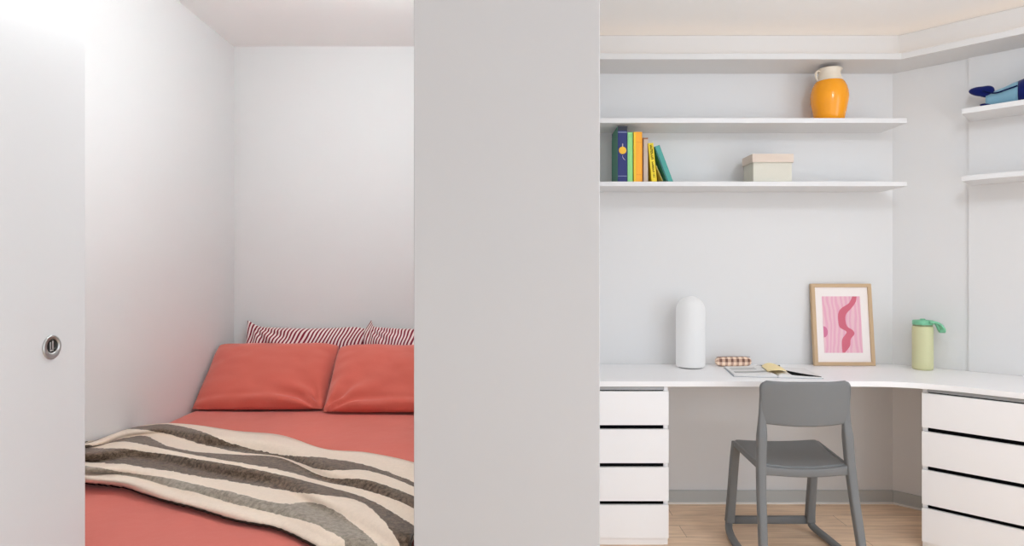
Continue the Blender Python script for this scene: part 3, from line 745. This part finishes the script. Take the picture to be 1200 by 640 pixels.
def duvz(x, y):
    n1 = noise.noise(Vector((x * 2.1, y * 2.1, 1.7))) * .006 + noise.noise(Vector((x * 6, y * 4, 5))) * .0022
    return ZM + n1
xs = [-1.452] * 3 + [-1.451, -1.447, -1.438] + [-1.42 + 1.16 * i / 60 for i in range(61)] + [-.242, -.231, -.225] + [-.222] * 3
ys = [1.372] * 3 + [1.374, 1.380, 1.392] + [1.41 + 1.855 * i / 90 for i in range(91)] + [3.270, 3.274, 3.276] + [3.278] * 1
def drops(n, k, tail):
    d = [0.0] * n
    edge = [.24, .15, .07, .028, .012, .004]
    for i in range(6): d[i] = edge[i]
    return d
dx = [.24, .15, .07, .028, .012, .004] + [0] * 61 + [.004, .012, .028] + [.07, .15, .24]
dy = [.24, .15, .07, .028, .012, .004] + [0] * 91 + [.004, .012, .028] + [.05]
bm = bmesh.new(); g = []
for i, x in enumerate(xs):
    col = []
    for j, y in enumerate(ys):
        col.append(bm.verts.new((x, y, duvz(x, y) - max(dx[i], dy[j]))))
    g.append(col)
for i in range(len(xs) - 1):
    for j in range(len(ys) - 1): bm.faces.new((g[i][j], g[i + 1][j], g[i + 1][j + 1], g[i][j + 1]))
tag(obj('duvet', bm, M['coral'], smooth=True), 'terracotta duvet spread flat over the bed', 'duvet')

def pillow(name, label, cat, m, w, h, T, loc, lean, seed, parent_group, roll=0, concave=(.04, .05), uvskew=.05, sag=.0, ear=None, wr=.006, corner=.0, hem=0.0, full=.62, crn=(.95, -1.0, 1.0)):
    NU, NV = 64, 44; bm = bmesh.new(); uvl = bm.loops.layers.uv.new('UVMap'); info = {}
    def pt(i, j, side):
        a = -1 + 2 * i / NU; b = -1 + 2 * j / NV
        a2 = math.copysign(abs(a) ** .9, a); b2 = math.copysign(abs(b) ** .9, b)
        x = w / 2 * a2 * (1 - concave[0] * (1 - b2 * b2)); y = h / 2 * b2 * (1 - concave[1] * (1 - a2 * a2))
        e = max(0, (1 - abs(a2) ** 2.6)) ** full * max(0, (1 - abs(b2) ** 2.6)) ** full
        cd = (abs(a) * abs(b)) ** 7; x *= 1 - corner * cd; y *= 1 - corner * 1.35 * cd
        z = side * T * e
        if hem and side > 0:
            z += hem * math.exp(-((b + .80) / .10) ** 2) * (1 + .35 * math.sin(a * 9 + seed) * noise.noise(Vector((a * 3, seed, 2))) * 2) * min(1, e * 3)
            z -= hem * .6 * math.exp(-((b + .62) / .06) ** 2) * (.5 + .5 * noise.noise(Vector((a * 4, seed, 8))))
        # creases: long soft folds running in from the edges and corners
        q_ = Vector((x * 5 + seed, y * 9 - seed, side))
        wv = noise.noise(q_) * wr + noise.noise(Vector((x * 14 + seed, y * 22, side * 2))) * wr * .35
        dxc, dyc = a2 - crn[0], b2 - crn[1]; rr = math.hypot(dxc, dyc); rad_ = math.atan2(dyc, dxc)
        wv += math.sin(rad_ * 11 + 1.3 * noise.noise(Vector((rr * 3, rad_ * 2, seed))) + seed) * wr * crn[2] * math.exp(-rr * 1.25) * min(1, rr * 4)
        z += side * wv * min(1, e * 2.2)
        y -= sag * (1 - b2) * .5 * (1 - a2 * a2) * 0
        z += noise.noise(Vector((a * 2.5 + seed, b * 2.5, 9))) * .006 * (1 - e)
        if ear:
            for (ea, eb, ex, ey) in ear:
                d = math.exp(-((a - ea) ** 2 + (b - eb) ** 2) / .02); x += ex * d; y += ey * d
        return Vector((x, y, z)), (a * .5 + .5 + uvskew * b + .010 * noise.noise(Vector((a * 3 + seed, b * 3, 4))), b * .5 + .5)
    Mx = Matrix.Translation(loc) @ Matrix.Rotation(roll, 4, 'Z') @ Matrix.Rotation(lean, 4, 'X')
    F_, B_ = [], []
    for i in range(NU + 1):
        cf, cb = [], []
        for j in range(NV + 1):
            p, uv = pt(i, j, 1); p = Mx @ p; p.z = max(p.z, ZM + .012 + .002 * noise.noise(Vector((p.x * 9, p.y * 9, 0)))); vf = bm.verts.new(p); info[vf] = uv
            if i in (0, NU) or j in (0, NV): vb = vf
            else:
                p, uv = pt(i, j, -1); p = Mx @ p; p.z = max(p.z, ZM + .009); p.y = min(p.y, YB - .006); vb = bm.verts.new(p); info[vb] = uv
            cf.append(vf); cb.append(vb)
        F_.append(cf); B_.append(cb)
    for i in range(NU):
        for j in range(NV):
            for G, rev in ((F_, 0), (B_, 1)):
                q = [G[i][j], G[i + 1][j], G[i + 1][j + 1], G[i][j + 1]]
                if rev: q = q[::-1]
                if len(set(q)) < 3: continue
                try: f = bm.faces.new(q)
                except ValueError: continue
                for l in f.loops: l[uvl].uv = info[l.vert]
    return tag(obj(name, bm, m, smooth=True), label, cat, parent_group)
pillow('pillow', 'left terracotta pillow at the head of the bed', 'pillow', M['coral'], .605, .408, .080, (-1.149, 2.955, .714), R(45), 1.3, 'terracotta pillows', concave=(.02, .03), corner=.040, hem=.011, full=.52, wr=.009, crn=(1.0, -.95, 2.2))
pillow('pillow', 'right terracotta pillow at the head of the bed', 'pillow', M['coral'], .62, .408, .078, (-.534, 2.900, .714), R(45), 6.1, 'terracotta pillows', concave=(.02, .03), corner=.045, hem=.011, full=.52, wr=.009, crn=(-1.0, -.95, 2.2))
pillow('pillow', 'left red and white striped pillow against the back wall', 'pillow', M['stripe'], .615, .355, .050, (-1.062, 3.190, .765), R(76), 3.7, 'striped pillows', concave=(.02, .08), uvskew=-.09, ear=[(-1, 1, .0, .026), (1, 1, 0, -.015)], wr=.010, crn=(-.9, 1, 1.3))
pillow('pillow', 'right red and white striped pillow against the back wall', 'pillow', M['stripe'], .525, .355, .050, (-.500, 3.168, .765), R(76), 8.2, 'striped pillows', concave=(.02, .08), uvskew=-.07, ear=[(-1, 1, .035, .030), (1, 1, 0, -.02)], wr=.010, crn=(-.9, 1, 1.6))

# striped throw laid across the bed in lengthwise folds
TC = [(60, 560, 549, 543, 538, 522, 521, 519.5, 518, 517, 516), (101, 565, 553, 547.5, 543, 526, 524, 522.5, 521, 520, 519), (145, 570, 558.5, 553, 546, 527, 518.6, 514.7, 504.8, 503.4, 503), (170, 578, 563, 557, 550, 530, 523, 512, 505, 500, 499),
      (195, 586, 570.5, 561, 553, 533, 528, 523.6, 508.4, 498, 496.8), (230, 595, 578.7, 569, 559.5, 539, 535, 530.7, 520, 505, 499), (278, 609, 592.7, 579.8, 567, 547, 543.5, 534, 531, 522.5, 506),
      (330, 620, 605, 592, 575.5, 558, 553, 538, 536.5, 534, 511), (380, 645, 621, 592, 582, 571, 566, 559, 552, 538, 527), (430, 676, 655, 629, 594, 586, 576, 564, 553, 547, 531.3), (485, 715, 700, 680, 655, 618, 597, 583, 572, 567, 543),
      (530, 745, 735, 720, 700, 655, 630, 606, 598, 592, 560)]
def throw_col(px):
    for n, (c0_, c1_) in enumerate(zip(TC, TC[1:])):
        if c0_[0] <= px <= c1_[0]:
            k = (px - c0_[0]) / (c1_[0] - c0_[0]); cm = TC[max(n - 1, 0)]; cp_ = TC[min(n + 2, len(TC) - 1)]; h = c1_[0] - c0_[0]; out = []
            for q in range(1, len(c0_)):
                m0 = (c1_[q] - cm[q]) / (c1_[0] - cm[0]); m1 = (cp_[q] - c0_[q]) / (cp_[0] - c0_[0])
                out.append((2 * k ** 3 - 3 * k * k + 1) * c0_[q] + (k ** 3 - 2 * k * k + k) * h * m0 + (3 * k * k - 2 * k ** 3) * c1_[q] + (k ** 3 - k * k) * h * m1)
            for q in range(1, len(out)): out[q] = min(out[q], out[q - 1] - .25)
            return out
NB, SUB, NU = 9, 6, 130
bm = bmesh.new(); uvl = bm.loops.layers.uv.new('UVMap'); info = {}; grid = []; low = []
for i in range(NU + 1):
    px = 62 + (528 - 62) * i / NU; c = throw_col(px); col = []
    tot = c[0] - c[-1]
    for j in range(NB * SUB + 1):
        b = min(j // SUB, NB - 1); f = j / SUB - b; y = c[b] + (c[b + 1] - c[b]) * f
        vv = (c[0] - y) / tot                                   # 0 lower edge .. 1 upper edge
        if j == 0: y += 1.1 * noise.noise(Vector((px * .21, 0, 2))) + .6 * noise.noise(Vector((px * .6, 0, 5)))
        edge = min(1, vv / .06) * min(1, (1 - vv) / .10 + .15)
        lump = .030 * max(0, (190 - px) / 110) * math.sin(math.pi * min(1, vv * 1.0)) ** .5 if px < 190 else 0
        if px < 190: lump += .016 * (190 - px) / 110 * max(0, vv - .5) * 2
        ridge = .5 + .5 * math.sin(2 * math.pi * (3.1 * vv + .0016 * px + .25 * noise.noise(Vector((px * .012, vv * 2, 7)))))
        fold = .027 * ridge * (.45 + .55 * vv) + .006 * noise.noise(Vector((px * .02, vv * 6, 3)))
        z = ZM + .0115 + edge * (.006 + fold) + lump
        Y = (HC - z) * F / (y - CY); X = (px - CX) * Y / F
        X = max(X, -1.4535); X = min(X, -.226)
        if Y < 1.380:                                           # hangs over the foot of the bed
            z -= min(.20, (1.380 - Y) * 1.3); Y = 1.362 + max(0, .018 - (1.380 - Y))
        v = bm.verts.new((X, Y, z)); info[v] = (i / NU, (j / SUB) / NB); col.append(v)
        if j == 0: low.append(Vector((X, Y - .0034, z - .0012)))
    grid.append(col)
for i in range(NU):
    for j in range(NB * SUB):
        f = bm.faces.new((grid[i][j], grid[i + 1][j], grid[i + 1][j + 1], grid[i][j + 1]))
        for l in f.loops: l[uvl].uv = info[l.vert]
th = tag(obj('throw_blanket', bm, M['throw'], smooth=True, solid=.006), 'cream wool throw with grey brown stripes across the bed', 'throw')
obj('blanket_edge', tube(low, .0032, 6), M['edge'], th, smooth=True)['label'] = 'dark line along the lower edge'  # thin dark tube following the lower edge

# ------------------------------------------------------------------ daylight and added lamps
NOOK_X, NOOK_Y, NOOK_P, DESK_P, HALL_P, WIN_P, WIN2_P = -.38, 2.03, 22.5, 15, 12, 18, 56
LX, LY, LZ = 1.55, -.20, .55
def area(name, loc, rot, sx, sy, power, col=(1, 1, 1)):
    l = bpy.data.lights.new(name, 'AREA'); l.shape = 'RECTANGLE'; l.size = sx; l.size_y = sy; l.energy = power; l.color = col
    o = bpy.data.objects.new(name, l); COL.objects.link(o); o.location = loc; o.rotation_euler = rot; return o
area('window_daylight', ((W0 + W1) / 2, YR - .12, (WZ0 + WZ1) / 2), (R(90), 0, 0), W1 - W0, WZ1 - WZ0, WIN_P, (.87, .975, 1.08))
area('side_fill_light', (XE + .12, (V0 + V1) / 2, 1.15), (R(90), 0, R(90)), V1 - V0, 2.1, WIN2_P, (.88, .97, 1.08))  # fill light behind the added side window
def globe(label, x, y, z, r, power, col):  # unseen hanging lamp, added to brighten walls, desk and ceiling
    t = thing('fill_globe', label, 'ceiling light', (x, y, H), 0, None)
    obj('canopy', lathe([(0, -.001), (.05, -.001), (.05, -.02), (.02, -.026), (0, -.026)], 32), M['frame_white'], t)
    d = H - z
    obj('stem', lathe([(0, -.0262), (.008, -.0262), (.008, -d + r - .001), (0, -d + r - .001)], 12), M['frame_white'], t)
    gm = mat('fill_lamp_glass', (.9, .9, .9), .4, emit=col, estr=power / (math.pi * 4 * math.pi * r * r))
    bm = bmesh.new(); bmesh.ops.create_uvsphere(bm, u_segments=24, v_segments=16, radius=r); bmesh.ops.translate(bm, verts=bm.verts[:], vec=(0, 0, -d))
    obj('globe', bm, gm, t, smooth=True)
globe('added unseen globe light over the bed', NOOK_X, NOOK_Y, 2.205, .08, NOOK_P, (.90, .97, .99))  # added to brighten the bed nook
globe('added unseen globe light over the chair', 1.40, 1.60, 2.19, .09, DESK_P, (.87, .975, 1.08))  # added to brighten the desk and floor
t = thing('fill_floor_lamp', 'added unseen fill lamp standing in the room opposite the desk', 'floor lamp', (LX, LY, 0))  # unseen low lamp, added to brighten the space under the desk
obj('base', lathe([(0, .001), (.13, .001), (.13, .012), (.02, .018), (0, .018)], 40), M['frame_white'], t)
obj('pole', lathe([(0, .0182), (.010, .0182), (.010, LZ - .1805), (0, LZ - .1805)], 16), M['frame_white'], t)
gm = mat('fill_lamp_glass', (.9, .9, .9), .4, emit=(.86, .975, 1.08), estr=HALL_P / (math.pi * 4 * math.pi * .18 ** 2))
bm = bmesh.new(); bmesh.ops.create_uvsphere(bm, u_segments=24, v_segments=16, radius=.18); bmesh.ops.translate(bm, verts=bm.verts[:], vec=(0, 0, LZ))
obj('globe', bm, gm, t, smooth=True)
w = bpy.data.worlds.new('World'); S.world = w; w.use_nodes = True
w.node_tree.nodes['Background'].inputs[0].default_value = (.85, .92, 1, 1); w.node_tree.nodes['Background'].inputs[1].default_value = .6

cam = bpy.data.cameras.new('Camera'); cam.sensor_width = 36; cam.lens = 36 * F / 1200; cam.clip_start = .05
co = bpy.data.objects.new('Camera', cam); COL.objects.link(co); co.location = (0, 0, HC); co.rotation_euler = (R(90), 0, 0); S.camera = co
S.view_settings.view_transform = 'Standard'; S.view_settings.look = 'None'; S.view_settings.gamma = 1; S.view_settings.exposure = 0.03
S.view_settings.use_curve_mapping = False
S.cycles.max_bounces = 14; S.cycles.diffuse_bounces = 10; S.cycles.use_denoising = True
